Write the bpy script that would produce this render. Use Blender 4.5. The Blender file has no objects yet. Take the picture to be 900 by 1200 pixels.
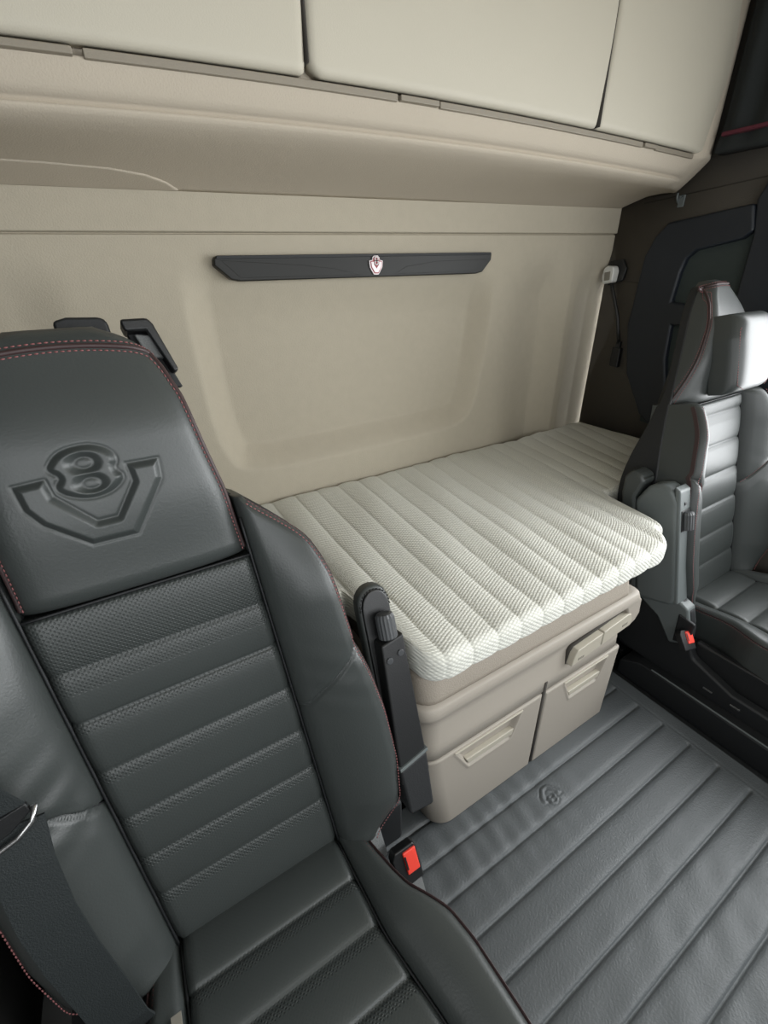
import bpy, bmesh, math
import numpy as np
from mathutils import Matrix, Vector

SC = bpy.context.scene
COL = SC.collection
R = math.radians

# ------------------------------------------------------------------ camera (900 x 1200 photograph, f = 520 px)
cx = Vector((0.854, -0.520, -0.025)); cd = Vector((-0.262, -0.388, -0.884)); cf = Vector((0.450, 0.761, -0.467))
cf.normalize(); cx = (cx - cf * cx.dot(cf)).normalized(); up = cx.cross(cf)
cam = bpy.data.cameras.new('camera'); co = bpy.data.objects.new('camera', cam); COL.objects.link(co)
co.matrix_world = Matrix(((cx.x, up.x, -cf.x, 0), (cx.y, up.y, -cf.y, 0), (cx.z, up.z, -cf.z, 1.35), (0, 0, 0, 1)))
cam.sensor_fit = 'HORIZONTAL'; cam.sensor_width = 36; cam.lens = 36 * 520 / 900; cam.clip_start = 0.02
SC.camera = co

# ------------------------------------------------------------------ materials
def lin(c):
    return tuple((x / 255 / 12.92) if x <= 10 else ((x / 255 + .055) / 1.055) ** 2.4 for x in c) + (1,)

def mat(name, col, rough=.5, metal=0, bump=0, bscale=200, mott=0, mscale=6, spec=.5, coat=0, sheen=0, dist=.002):
    m = bpy.data.materials.new(name); m.use_nodes = True
    nt = m.node_tree; b = nt.nodes['Principled BSDF']
    b.inputs['Base Color'].default_value = lin(col); b.inputs['Roughness'].default_value = rough
    b.inputs['Metallic'].default_value = metal; b.inputs['Specular IOR Level'].default_value = spec
    b.inputs['Coat Weight'].default_value = coat; b.inputs['Sheen Weight'].default_value = sheen
    tc = nt.nodes.new('ShaderNodeTexCoord')
    if mott:
        n = nt.nodes.new('ShaderNodeTexNoise'); n.inputs['Scale'].default_value = mscale; n.inputs['Detail'].default_value = 6
        nt.links.new(tc.outputs['Object'], n.inputs['Vector'])
        mx = nt.nodes.new('ShaderNodeMix'); mx.data_type = 'RGBA'
        c = lin(col)
        mx.inputs['A'].default_value = tuple(x * (1 - mott) for x in c[:3]) + (1,)
        mx.inputs['B'].default_value = tuple(min(1, x * (1 + mott)) for x in c[:3]) + (1,)
        nt.links.new(n.outputs['Fac'], mx.inputs['Factor']); nt.links.new(mx.outputs['Result'], b.inputs['Base Color'])
    if bump:
        n = nt.nodes.new('ShaderNodeTexNoise'); n.inputs['Scale'].default_value = bscale; n.inputs['Detail'].default_value = 3
        nt.links.new(tc.outputs['Object'], n.inputs['Vector'])
        bp = nt.nodes.new('ShaderNodeBump'); bp.inputs['Strength'].default_value = bump; bp.inputs['Distance'].default_value = dist
        nt.links.new(n.outputs['Fac'], bp.inputs['Height']); nt.links.new(bp.outputs['Normal'], b.inputs['Normal'])
    return m

def perforated(name, col, rough):
    """leather with a grid of small punched holes; the holes show where the mesh attribute 'perf' is high"""
    m = mat(name, col, rough, bump=.25, bscale=350, dist=.001)
    nt = m.node_tree; b = nt.nodes['Principled BSDF']; old = [n for n in nt.nodes if n.type == 'BUMP'][0]
    uv = nt.nodes.new('ShaderNodeUVMap'); uv.uv_map = 'UVMap'
    mp = nt.nodes.new('ShaderNodeMapping'); mp.inputs['Rotation'].default_value[2] = R(45); mp.inputs['Scale'].default_value = (210, 210, 1)
    vo = nt.nodes.new('ShaderNodeTexVoronoi'); vo.voronoi_dimensions = '2D'; vo.inputs['Scale'].default_value = 1; vo.inputs['Randomness'].default_value = 0
    nt.links.new(uv.outputs['UV'], mp.inputs['Vector']); nt.links.new(mp.outputs['Vector'], vo.inputs['Vector'])
    r = nt.nodes.new('ShaderNodeMapRange'); r.inputs['From Min'].default_value = .2; r.inputs['From Max'].default_value = .36
    r.inputs['To Min'].default_value = 1; r.inputs['To Max'].default_value = 0
    nt.links.new(vo.outputs['Distance'], r.inputs['Value'])
    at = nt.nodes.new('ShaderNodeAttribute'); at.attribute_name = 'perf'
    mu = nt.nodes.new('ShaderNodeMath'); mu.operation = 'MULTIPLY'
    nt.links.new(r.outputs['Result'], mu.inputs[0]); nt.links.new(at.outputs['Fac'], mu.inputs[1])
    mx = nt.nodes.new('ShaderNodeMix'); mx.data_type = 'RGBA'
    mx.inputs['A'].default_value = lin(col); mx.inputs['B'].default_value = lin((26, 28, 27))
    nt.links.new(mu.outputs[0], mx.inputs['Factor']); nt.links.new(mx.outputs['Result'], b.inputs['Base Color'])
    bp = nt.nodes.new('ShaderNodeBump'); bp.invert = True; bp.inputs['Strength'].default_value = .6; bp.inputs['Distance'].default_value = .002
    nt.links.new(mu.outputs[0], bp.inputs['Height']); nt.links.new(old.outputs['Normal'], bp.inputs['Normal'])
    nt.links.new(bp.outputs['Normal'], b.inputs['Normal'])
    return m

def knitted(name, col):
    m = mat(name, col, .85, spec=.2, sheen=.15)
    nt = m.node_tree; b = nt.nodes['Principled BSDF']
    uv = nt.nodes.new('ShaderNodeUVMap'); uv.uv_map = 'UVMap'
    mp = nt.nodes.new('ShaderNodeMapping'); mp.inputs['Rotation'].default_value[2] = R(38); mp.inputs['Scale'].default_value = (95, 150, 1)
    vo = nt.nodes.new('ShaderNodeTexVoronoi'); vo.voronoi_dimensions = '2D'; vo.inputs['Scale'].default_value = 1; vo.inputs['Randomness'].default_value = .15
    nt.links.new(uv.outputs['UV'], mp.inputs['Vector']); nt.links.new(mp.outputs['Vector'], vo.inputs['Vector'])
    bp = nt.nodes.new('ShaderNodeBump'); bp.invert = True; bp.inputs['Strength'].default_value = .75; bp.inputs['Distance'].default_value = .0035
    nt.links.new(vo.outputs['Distance'], bp.inputs['Height']); nt.links.new(bp.outputs['Normal'], b.inputs['Normal'])
    r = nt.nodes.new('ShaderNodeMapRange'); r.inputs['From Max'].default_value = .7
    nt.links.new(vo.outputs['Distance'], r.inputs['Value'])
    mx = nt.nodes.new('ShaderNodeMix'); mx.data_type = 'RGBA'
    mx.inputs['A'].default_value = lin(col); mx.inputs['B'].default_value = lin(tuple(int(c * .84) for c in col))
    nt.links.new(r.outputs['Result'], mx.inputs['Factor']); nt.links.new(mx.outputs['Result'], b.inputs['Base Color'])
    return m

LEATHER = (54, 58, 57)
M = dict(
    wall=mat('wall_fabric', (176, 168, 151), .9, bump=.5, bscale=260, mott=.05, mscale=30, spec=.2),
    cabinet=mat('cabinet_plastic', (190, 184, 168), .55, bump=.3, bscale=420, mott=.02, spec=.35, dist=.001),
    under=mat('cabinet_lining', (184, 174, 158), .85, bump=.4, bscale=300, mott=.03, spec=.2),
    rail=mat('cabinet_rail_plastic', (138, 130, 116), .5, bump=.2, bscale=420),
    box=mat('bunk_plastic', (156, 149, 139), .5, bump=.3, bscale=500, spec=.35, dist=.001),
    boxlid=mat('compartment_plastic', (172, 166, 152), .45, bump=.2, bscale=500, spec=.4, dist=.001),
    boxtop=mat('bunk_cloth', (150, 142, 131), .9, bump=.6, bscale=330, spec=.2),
    groove=mat('dark_groove', (52, 48, 42), .8),
    side=mat('side_wall_fabric', (84, 80, 74), .9, bump=.4, bscale=300, mott=.06, mscale=10, spec=.2),
    pillar=mat('pillar_plastic', (22, 28, 36), .5, bump=.2, bscale=300),
    pillarpad=mat('pillar_inner_fabric', (46, 54, 52), .9, bump=.3, bscale=300),
    leather=mat('leather', LEATHER, .43, bump=.3, bscale=320, spec=.6, dist=.001),
    perf=perforated('perforated_leather', LEATHER, .40),
    trimleather=mat('seam_leather', (56, 40, 40), .5, bump=.2, bscale=300),
    thread=mat('red_thread', (132, 82, 82), .7),
    black=mat('black_plastic', (24, 25, 26), .42, bump=.25, bscale=420, dist=.001),
    blackmatt=mat('black_matt_plastic', (20, 22, 24), .6, bump=.2, bscale=300),
    grey=mat('grey_plastic', (92, 98, 98), .45, bump=.2, bscale=400, dist=.001),
    knob=mat('knob_plastic', (62, 64, 66), .45),
    web=mat('belt_webbing', (27, 33, 34), .7, bump=.5, bscale=500),
    webgrey=mat('grey_belt_webbing', (112, 114, 114), .7, bump=.5, bscale=500),
    red=mat('red_button', (238, 74, 60), .35),
    metal=mat('brushed_metal', (190, 190, 190), .3, metal=1),
    chrome=mat('emblem_chrome', (205, 196, 196), .4, metal=.3),
    emred=mat('emblem_red', (150, 34, 46), .4),
    gloss=mat('gloss_black_panel', (28, 28, 25), .45, bump=.08, bscale=30, spec=.3),
    mattress=knitted('knitted_mattress_cover', (226, 226, 216)),
    floormat=mat('quilted_mat', (77, 81, 83), .46, bump=.5, bscale=220, mott=.05, mscale=14, spec=.5),
    floor=mat('rubber_floor', (40, 42, 44), .7, bump=.4, bscale=60),
    white=mat('white_lamp_plastic', (205, 205, 200), .4),
    curtain=mat('dark_curtain', (30, 34, 34), .9, bump=.3, bscale=200),
    curtainred=mat('curtain_red_piping', (84, 30, 42), .9),
    ceiling=mat('ceiling_fabric', (190, 182, 164), .9, bump=.3, bscale=300),
    door=mat('door_trim', (70, 70, 68), .7, bump=.2, bscale=200),
    label=mat('label_print', (128, 124, 114), .6),
)

# ------------------------------------------------------------------ object helpers
def link(name, me, m, parent=None, smooth=True, bevel=0, seg=2):
    o = bpy.data.objects.new(name, me); COL.objects.link(o)
    if m is not None and not me.materials: me.materials.append(m)
    if smooth:
        me.polygons.foreach_set('use_smooth', [True] * len(me.polygons))
    if bevel:
        md = o.modifiers.new('bevel', 'BEVEL'); md.width = bevel; md.segments = seg; md.limit_method = 'ANGLE'; md.angle_limit = R(35)
        md.harden_normals = True
    if parent: o.parent = parent
    return o

def tag(o, label=None, cat=None, group=None, kind=None):
    if label: o['label'] = label
    if cat: o['category'] = cat
    if group: o['group'] = group
    if kind: o['kind'] = kind
    return o

def empty(name, loc=(0, 0, 0), scale=(1, 1, 1), rot=(0, 0, 0)):
    o = bpy.data.objects.new(name, None); COL.objects.link(o)
    o.location = loc; o.scale = scale; o.rotation_euler = rot; o.empty_display_size = .05
    return o

def fix(bm):
    bmesh.ops.remove_doubles(bm, verts=bm.verts, dist=1e-6)
    bmesh.ops.recalc_face_normals(bm, faces=bm.faces)
    me = bpy.data.meshes.new('mesh'); bm.to_mesh(me); bm.free(); return me

def mesh_raw(verts, faces, uvs=None, attr=None):
    me = bpy.data.meshes.new('mesh'); me.from_pydata([tuple(map(float, v)) for v in verts], [], faces); me.update()
    if uvs is not None:
        l = me.uv_layers.new(name='UVMap')
        idx = np.zeros(len(me.loops), np.int32); me.loops.foreach_get('vertex_index', idx)
        l.data.foreach_set('uv', np.asarray(uvs, np.float32)[idx].ravel())
    if attr is not None:
        a = me.attributes.new('perf', 'FLOAT', 'POINT'); a.data.foreach_set('value', np.asarray(attr, np.float32))
    bm = bmesh.new(); bm.from_mesh(me); bmesh.ops.recalc_face_normals(bm, faces=bm.faces); bm.to_mesh(me); bm.free()
    return me

def gridmesh(P, UV=None, A=None, back=None):
    """P (nu, nv, 3); back = same-shape boundary target points (function) that close the solid"""
    nu, nv = P.shape[:2]
    V = P.reshape(-1, 3).tolist(); U = UV.reshape(-1, 2).tolist() if UV is not None else None
    Aa = A.reshape(-1).tolist() if A is not None else None
    F = [(i * nv + j, (i + 1) * nv + j, (i + 1) * nv + j + 1, i * nv + j + 1) for i in range(nu - 1) for j in range(nv - 1)]
    if back is not None:
        ring = [(i, 0) for i in range(nu)] + [(nu - 1, j) for j in range(1, nv)] + [(i, nv - 1) for i in range(nu - 2, -1, -1)] + [(0, j) for j in range(nv - 2, 0, -1)]
        base = len(V)
        for (i, j) in ring:
            V.append(list(back[i, j]))
            if U is not None: U.append(list(UV[i, j]))
            if Aa is not None: Aa.append(0)
        n = len(ring)
        for k in range(n):
            a, b = ring[k], ring[(k + 1) % n]
            F.append((a[0] * nv + a[1], base + k, base + (k + 1) % n, b[0] * nv + b[1]))
        # back cap as strips of quads between the two long sides
        idx = {rj: base + k for k, rj in enumerate(ring)}
        for i in range(nu - 1):
            if (i, 0) in idx and (i, nv - 1) in idx:
                F.append((idx[(i, 0)], idx[(i, nv - 1)], idx[(i + 1, nv - 1)], idx[(i + 1, 0)])) if nv > 1 else None
    return mesh_raw(V, F, U, Aa)

def dens(n, e=.06, k=6):
    """parameters 0..1, cosine-dense in the first and last share e"""
    a = e * (1 - np.cos(np.linspace(0, np.pi / 2, k)))
    return np.concatenate([a[:-1], np.linspace(e, 1 - e, n), (1 - a[:-1])[::-1]])

def roll(de, r):
    t = np.clip(de / r, 0, 1); return np.sqrt(np.clip(1 - (1 - t) ** 2, 0, 1))

def sstep(x, a, b):
    t = np.clip((x - a) / (b - a), 0, 1); return t * t * (3 - 2 * t)

def sdf(a, b, poly):
    """signed distance, negative inside"""
    p = np.array(poly, float); d = np.full(a.shape, 1e9); ins = np.zeros(a.shape, bool)
    for k in range(len(p)):
        x0, y0 = p[k]; x1, y1 = p[(k + 1) % len(p)]
        ex, ey = x1 - x0, y1 - y0
        t = np.clip(((a - x0) * ex + (b - y0) * ey) / (ex * ex + ey * ey + 1e-12), 0, 1)
        d = np.minimum(d, np.hypot(a - x0 - t * ex, b - y0 - t * ey))
        c = ((y0 > b) != (y1 > b)) & (a < (x1 - x0) * (b - y0) / (y1 - y0 + 1e-15) + x0)
        ins ^= c
    return np.where(ins, -d, d)

def chaikin(poly, n=2, closed=True):
    p = [np.array(q, float) for q in poly]
    for _ in range(n):
        q = []
        m = len(p)
        for k in range(m if closed else m - 1):
            a, b = p[k], p[(k + 1) % m]; q += [a * .75 + b * .25, a * .25 + b * .75]
        if not closed: q = [p[0]] + q + [p[-1]]
        p = q
    return p

def pad(name, b0, b1, L, Rr, front, r, t, nu, nv, m, parent, fr, perf=None, ea=.08, eb=.06):
    """upholstered pad: outline a in [L(b), R(b)], b in [b0, b1]; front(a, b) is its face, rolled at the edges over r, thickness t"""
    u = dens(nu, ea); v = dens(nv, eb)
    bb = b0 + (b1 - b0) * v; l = L(bb); rr = Rr(bb)
    Ag = l[None, :] + (rr - l)[None, :] * u[:, None]; Bg = np.repeat(bb[None, :], len(u), 0)
    # metric distance to the edges
    de = np.minimum(Ag - l[None, :], rr[None, :] - Ag); dv = np.minimum(Bg - b0, b1 - Bg)
    C = front(Ag, Bg) - r * (1 - roll(de, r) * roll(dv, r))
    P = fr(Ag, Bg, C); bk = fr(Ag, Bg, np.full_like(C, -t))
    A = perf(Ag, Bg) if perf else np.zeros_like(Ag)
    me = gridmesh(P, np.stack([Ag, Bg], -1), A, bk)
    return link(name, me, m, parent)

def prism(name, poly, d0, d1, axis, m, parent=None, bevel=.003, smooth=True, seg=2):
    """polygon extruded along axis 'x','y','z' from d0 to d1"""
    bm = bmesh.new()
    def pt(p, d):
        return {'x': (d, p[0], p[1]), 'y': (p[0], d, p[1]), 'z': (p[0], p[1], d)}[axis]
    A = [bm.verts.new(pt(p, d0)) for p in poly]; B = [bm.verts.new(pt(p, d1)) for p in poly]
    bm.faces.new(A); bm.faces.new(B)
    for k in range(len(poly)): bm.faces.new((A[k], A[(k + 1) % len(A)], B[(k + 1) % len(A)], B[k]))
    bmesh.ops.recalc_face_normals(bm, faces=bm.faces)
    me = bpy.data.meshes.new('mesh'); bm.to_mesh(me); bm.free()
    return link(name, me, m, parent, smooth, bevel, seg)

def box(name, lo, hi, m, parent=None, bevel=.003):
    return prism(name, [(lo[0], lo[1]), (hi[0], lo[1]), (hi[0], hi[1]), (lo[0], hi[1])], lo[2], hi[2], 'z', m, parent, bevel)

def prism_fr(name, poly, c0, c1, fr, m, parent, bevel=.003, map3=None, seg=2):
    """polygon in (a, b), thickness c0..c1, mapped through a frame"""
    a = np.array([p[0] for p in poly], float); b = np.array([p[1] for p in poly], float)
    P0 = fr(a, b, a * 0 + (c0(b) if callable(c0) else c0)); P1 = fr(a, b, np.full_like(a, c1))
    n = len(poly); V = P0.tolist() + P1.tolist()
    F = [tuple(range(n)), tuple(range(n, 2 * n))] + [(k, (k + 1) % n, n + (k + 1) % n, n + k) for k in range(n)]
    return link(name, mesh_raw(V, F), m, parent, True, bevel, seg)

def tube(name, pts, r, m, parent=None, n=10, taper=None):
    pts = [Vector(p) for p in pts]; bm = bmesh.new(); rings = []
    for i, p in enumerate(pts):
        d = (pts[min(i + 1, len(pts) - 1)] - pts[max(i - 1, 0)]).normalized()
        s = d.cross(Vector((0.31, .2, 1))).normalized(); q = d.cross(s)
        rr = r if taper is None else r * taper[i]
        rings.append([bm.verts.new(p + s * rr * math.cos(2 * math.pi * k / n) + q * rr * math.sin(2 * math.pi * k / n)) for k in range(n)])
    for A, B in zip(rings, rings[1:]):
        for k in range(n): bm.faces.new((A[k], A[(k + 1) % n], B[(k + 1) % n], B[k]))
    bm.faces.new(rings[0]); bm.faces.new(rings[-1])
    return link(name, fix(bm), m, parent)

def knurled(name, c, axis, r, h, m, parent, n=20):
    """ribbed knob of height h along axis, centred at c"""
    z = Vector(axis).normalized(); x = z.orthogonal().normalized(); y = z.cross(x); c = Vector(c)
    bm = bmesh.new(); prof = [(r * .75, 0), (r, h * .06), (r, h * .85), (r * .86, h * .97), (r * .6, h)]
    rings = []
    for rr, hh in prof:
        rings.append([bm.verts.new(c + z * hh + (x * math.cos(math.pi * k / n) + y * math.sin(math.pi * k / n)) * rr * (1 if k % 2 else .93)) for k in range(2 * n)])
    for A, B in zip(rings, rings[1:]):
        for k in range(2 * n): bm.faces.new((A[k], A[(k + 1) % (2 * n)], B[(k + 1) % (2 * n)], B[k]))
    bm.faces.new(rings[0]); bm.faces.new(rings[-1])
    return link(name, fix(bm), m, parent, smooth=False)

def resample(pts, step):
    pts = np.array(pts, float); s = np.concatenate([[0], np.cumsum(np.linalg.norm(np.diff(pts, axis=0), axis=1))])
    n = max(2, int(s[-1] / step)); q = np.linspace(0, s[-1], n)
    return np.stack([np.interp(q, s, pts[:, k]) for k in range(3)], 1)

def stitches(name, pts, m, parent, pitch=.0062, w=.0009, fill=.66):
    p = resample(pts, pitch); V = []; F = []
    for a, b in zip(p, p[1:]):
        d = b - a; L = np.linalg.norm(d); d = d / L
        s = np.cross(d, [.1, .3, 1]); s /= np.linalg.norm(s); q = np.cross(d, s)
        e = a + d * L * fill; k = len(V)
        for c, sc in ((a, .6), (a + d * L * fill * .5, 1.15), (e, .6)):
            V += [c + s * w * sc, c + q * w * sc, c - s * w * sc, c - q * w * sc]
        for h in (0, 4):
            for j in range(4): F.append((k + h + j, k + h + (j + 1) % 4, k + h + 4 + (j + 1) % 4, k + h + 4 + j))
        F += [(k, k + 1, k + 2, k + 3), (k + 8, k + 9, k + 10, k + 11)]
    return link(name, mesh_raw(V, F), m, parent)

def ribbon(name, pts, wdir, w, t, m, parent):
    """flat strap following pts; wdir width direction"""
    pts = [Vector(p) for p in pts]; wd = [Vector(q).normalized() for q in (wdir if isinstance(wdir, list) else [wdir] * len(pts))]
    bm = bmesh.new(); rings = []
    for i, p in enumerate(pts):
        d = (pts[min(i + 1, len(pts) - 1)] - pts[max(i - 1, 0)]).normalized()
        nrm = d.cross(wd[i]).normalized(); ww = nrm.cross(d).normalized()
        rings.append([bm.verts.new(p + ww * w * a + nrm * t * b) for a, b in ((-.5, -.5), (.5, -.5), (.5, .5), (-.5, .5))])
    for A, B in zip(rings, rings[1:]):
        for k in range(4): bm.faces.new((A[k], A[(k + 1) % 4], B[(k + 1) % 4], B[k]))
    bm.faces.new(rings[0]); bm.faces.new(rings[-1])
    return link(name, fix(bm), m, parent, smooth=False, bevel=0)

def joined(objs):
    """merge helper pieces into the first object (data level)"""
    base = objs[0]; bm = bmesh.new(); mats = []
    for o in objs:
        me = o.data; off = len(mats)
        t = bmesh.new(); t.from_mesh(me)
        tmp = bpy.data.meshes.new('t'); 
        for f in t.faces: f.material_index = off
        t.to_mesh(tmp); t.free(); bm.from_mesh(tmp); bpy.data.meshes.remove(tmp)
        mats.append(me.materials[0])
    me = bpy.data.meshes.new('mesh'); bm.to_mesh(me); bm.free()
    for q in mats: me.materials.append(q)
    old = base.data; base.data = me
    for o in objs[1:]: bpy.data.objects.remove(o)
    return base

# the eight-over-V emblem, centred on its own middle, unit = metres on the left headrest
XC = -.0115; YC = .7257
EV = [(-.0865, .7515), (-.0547, .7532), (-.0525, .7325), (-.0215, .6942), (-.0002, .6942), (.0284, .7324), (.0280, .7545), (.0644, .7539), (.0610, .7290), (.0142, .6662), (-.0355, .6667), (-.0740, .7025), (-.0850, .7229)]
E8 = [(-.0489, .7675), (-.0339, .7818), (-.0120, .7850), (.0030, .7835), (.0174, .7748), (.0225, .7620), (.0146, .7517), (.0245, .7400), (.0080, .7257), (-.0120, .7215), (-.0300, .7240), (-.0466, .7340), (-.0485, .7443), (-.0399, .7518), (-.049, .7602)]
EH = [(-.0130, .7640, .0095, .0066), (-.0130, .7395, .0095, .0066)]
EV = [(x - XC, y - YC) for x, y in EV]; E8 = [(x - XC, y - YC) for x, y in E8]; EH = [(x - XC, y - YC, a, b) for x, y, a, b in EH]
E8 = [tuple(q) for q in chaikin(E8, 2)]

def emboss(a, b, h=.0062, g=.0014, gw=.0022):
    """raised eight and V with a sunk line round them"""
    d8 = sdf(a, b, E8)
    dh = np.minimum.reduce([(np.hypot((a - x) / p, (b - y) / q) - 1) * min(p, q) for x, y, p, q in EH])
    d8 = np.maximum(d8, -dh)
    dv = np.maximum(sdf(a, b, EV), -(sdf(a, b, E8) - .004))
    def one(d): return h * sstep(-d, 0, .0085) - g * np.exp(-(d / gw) ** 2)
    return one(np.minimum(d8, dv))

# ------------------------------------------------------------------ setting
XL, XR, YB, YF, ZC = -.42, 2.03, 1.404, -1.25, 2.15

def struct(o): o['kind'] = 'structure'; return o
struct(box('floor', (XL - .05, YF - .05, -.06), (XR + .05, YB + .05, -.012), M['floor'], bevel=0))
struct(box('ceiling', (XL - .05, YF - .05, ZC), (XR + .05, YB + .05, ZC + .05), M['ceiling'], bevel=0))

# rear wall: padded panel, seam and shallow pressed recesses
def seam_z(x): return 1.458 + .015 * (x + .1)
xs = np.linspace(XL - .05, XR + .05, 300)
zs = np.concatenate([np.linspace(-1.50, -.012, 200), np.linspace(-.010, .010, 21), np.linspace(.014, .73, 60)])
X, Zs = np.meshgrid(xs, zs, indexing='ij'); Z = Zs + seam_z(X)
main = [(.225, 1.50), (.225, 1.20), (.232, .96), (.262, .83), (.33, .782), (.60, .778), (1.10, .785), (1.22, .795), (1.285, .85), (1.315, 1.0), (1.345, 1.2), (1.36, 1.50)]
d = sdf(X, Z, [tuple(q) for q in chaikin(main, 2)])
D = .066 * (.3 * sstep(-d, 0, .078) + .7 * np.clip(-d / .078, 0, 1)) * sstep(Z, 1.42, 1.22)
second = [(1.66, 1.42), (1.655, 1.0), (1.66, .60), (2.5, .6), (2.5, 1.42)]
left2 = [(-.02, 1.42), (-.06, 1.0), (-.03, .6), (-.9, .6), (-.9, 1.42)]
D2 = .034 * sstep(X, 1.83, 1.70) * sstep(X, 1.35, 1.50) * 0
valley = .055 * sstep(X, 1.38, 1.66) * (1 - np.clip((X - 1.67) / .12, 0, 1)) * sstep(Z, 1.44, 1.25)
D = D + valley + .030 * np.clip((X - 1.83) / .12, 0, 1) * sstep(Z, 1.44, 1.25) + .02 * sstep(X, -.02, -.15) * sstep(Z, 1.44, 1.3)
s = Z - seam_z(X)
D = D - .008 * sstep(s, -.001, .003) + .010 * np.exp(-(s / .0022) ** 2)
P = np.stack([X, YB + D, Z], -1)
bk = np.stack([X, np.full_like(X, YB + .08), Z], -1)
struct(link('wall_back', gridmesh(P, None, None, bk), M['wall']))
# side walls with the door window opening, front wall with the windscreen opening
def walled(name, axis, d0, d1, lo, hi, hole, m):
    """rectangle wall with a rectangular hole, as one mesh"""
    (a0, b0), (a1, b1) = lo, hi; (h0, k0), (h1, k1) = hole
    ob = [prism(name, [(p, q), (r_, q), (r_, s_), (p, s_)], d0, d1, axis, m, bevel=0) for p, q, r_, s_ in
          ((a0, b0, a1, k0), (a0, k1, a1, b1), (a0, k0, h0, k1), (h1, k0, a1, k1))]
    return struct(joined(ob))
walled('wall_right', 'x', XR, XR + .05, (YF, -.02), (YB + .01, ZC), ((-1.05, .66), (.60, 1.70)), M['side'])
walled('wall_left', 'x', XL - .05, XL, (YF, -.02), (YB, ZC), ((-1.0, .88), (.16, 1.70)), M['door'])
walled('wall_front', 'y', YF - .05, YF, (XL, -.02), (XR, ZC), ((XL + .10, .95), (XR - .10, 1.85)), M['door'])

# right-hand wall: pillar frame around a padded field
OUT = [(1.02, .72), (1.10, .78), (1.20, .94), (1.243, 1.14), (1.232, 1.40), (1.205, 1.465), (1.165, 1.510), (.885, 1.54), (.862, 1.46), (.89, 1.437), (1.035, 1.410), (1.062, 1.385), (1.072, 1.34), (1.078, 1.235), (.90, 1.215), (.90, 1.155), (1.055, 1.150), (1.045, 1.02), (1.00, .86), (.96, .72)]
trim = struct(prism('trim_1', OUT, XR - .035, XR + .004, 'x', M['pillar'], bevel=.010, seg=3))
pf = struct(prism('trim_2', [(.62, .70), (1.10, .74), (1.12, 1.0), (1.13, 1.38), (1.06, 1.46), (.62, 1.50)], XR - .010, XR + .004, 'x', M['pillarpad'], bevel=.004))
struct(prism('trim_3', [(.62, .62), (.84, .62), (.865, 1.45), (.885, 1.55), (.86, 1.62), (.62, 1.66)], XR - .03, XR + .004, 'x', M['pillar'], bevel=.01))
# faint panel joint on the side wall
struct(prism('trim_4', [(1.22, 1.302), (1.41, 1.320), (1.41, 1.3165), (1.22, 1.2985)], XR - .0012, XR + .003, 'x', M['groove'], bevel=0))
struct(prism('trim_5', [(.62, 1.634), (1.30, 1.59), (1.30, 1.586), (.62, 1.630)], XR - .0015, XR + .003, 'x', M['groove'], bevel=0))

# ------------------------------------------------------------------ curtain with red piping high on the right wall
cu = empty('folded_curtain', (2.0, .75, 1.69)); tag(cu, 'dark folded curtain with a red piping line, high beside the overhead cabinet', 'curtain')
yy = np.linspace(-.35, .29, 90); zz = np.linspace(0.005, .44, 30)
Yg, Zg = np.meshgrid(yy, zz, indexing='ij')
Xg = -.03 + .010 * np.sin(Yg * 70) * sstep(Zg, 0, .1) - .012 * sstep(Zg, .09, .0)
link('cloth', gridmesh(np.stack([Xg, Yg, Zg], -1), None, None, np.stack([np.full_like(Xg, .025), Yg, Zg], -1)), M['curtain'], cu)
prism('piping', [(-.35, .046), (.275, .046), (.275, .058), (-.35, .058)], -.055, -.03, 'x', M['curtainred'], cu, bevel=.004)

# ------------------------------------------------------------------ overhead cabinet
cab = empty('overhead_cabinet', (.8, 1.3, 1.6)); tag(cab, 'long cream overhead storage cabinet with three doors along the rear wall', 'cabinet')
LX, LY, LZ = .8, 1.3, 1.6
def arch(x): return -.020 * ((x - 1.05) / .95) ** 2 * (x < 1.05) - .014 * ((x - 1.05) / .95) ** 2 * (x >= 1.05)
prof = [(1.402, 1.560, 0), (1.385, 1.566, 0), (1.34, 1.578, 0), (1.29, 1.590, 0), (1.22, 1.603, .3), (1.16, 1.614, .7), (1.125, 1.622, 1), (1.108, 1.629, 1), (1.100, 1.6345, 1), (1.0985, 1.6395, 1), (1.110, 1.6415, 1), (1.112, 1.6445, 1), (1.096, 1.6475, 1), (1.088, 1.654, 1), (1.083, 1.660, 1), (1.078, 1.676, 1), (1.073, 1.690, 1), (1.071, 1.694, 1),
        (1.083, 1.697, 1), (1.086, 1.703, 1), (1.086, 1.712, 1), (1.082, 1.78, 1), (1.078, 1.9, 1), (1.075, 2.15, 1)]
xs = np.concatenate([np.linspace(XL - .01, 1.93, 90), 1.93 + .095 * np.sin(np.linspace(0, np.pi / 2, 12))[1:]])
P = np.zeros((len(xs), len(prof), 3))
for i, x in enumerate(xs):
    e = 1 - math.sqrt(max(0, 1 - (max(0, x - 1.93) / .0955) ** 2))     # rounded right end
    for j, (y, z, k) in enumerate(prof):
        yy_ = y + e * .05 * k * sstep(np.array(1.40 - y), 0, .2)
        if j >= 5:
            ye = 1.165 - max(0, min(1, (z - 1.612) / .088)) ** .8 * .113
            yy_ = yy_ - (y - ye) * float(sstep(np.array(x), 1.86, 1.93))
        P[i, j] = (x - LX, yy_ - LY, z + k * arch(x) + (1 - k) * .018 * (x - .95) - LZ)
# moulded swelling on the underside, left
bk = P.copy(); bk[:, :, 1] = 1.403 - LY; bk[:, :, 2] = np.maximum(P[:, :, 2], 1.565 - LZ)
link('body', gridmesh(P, None, None, bk), M['under'], cab)

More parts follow.
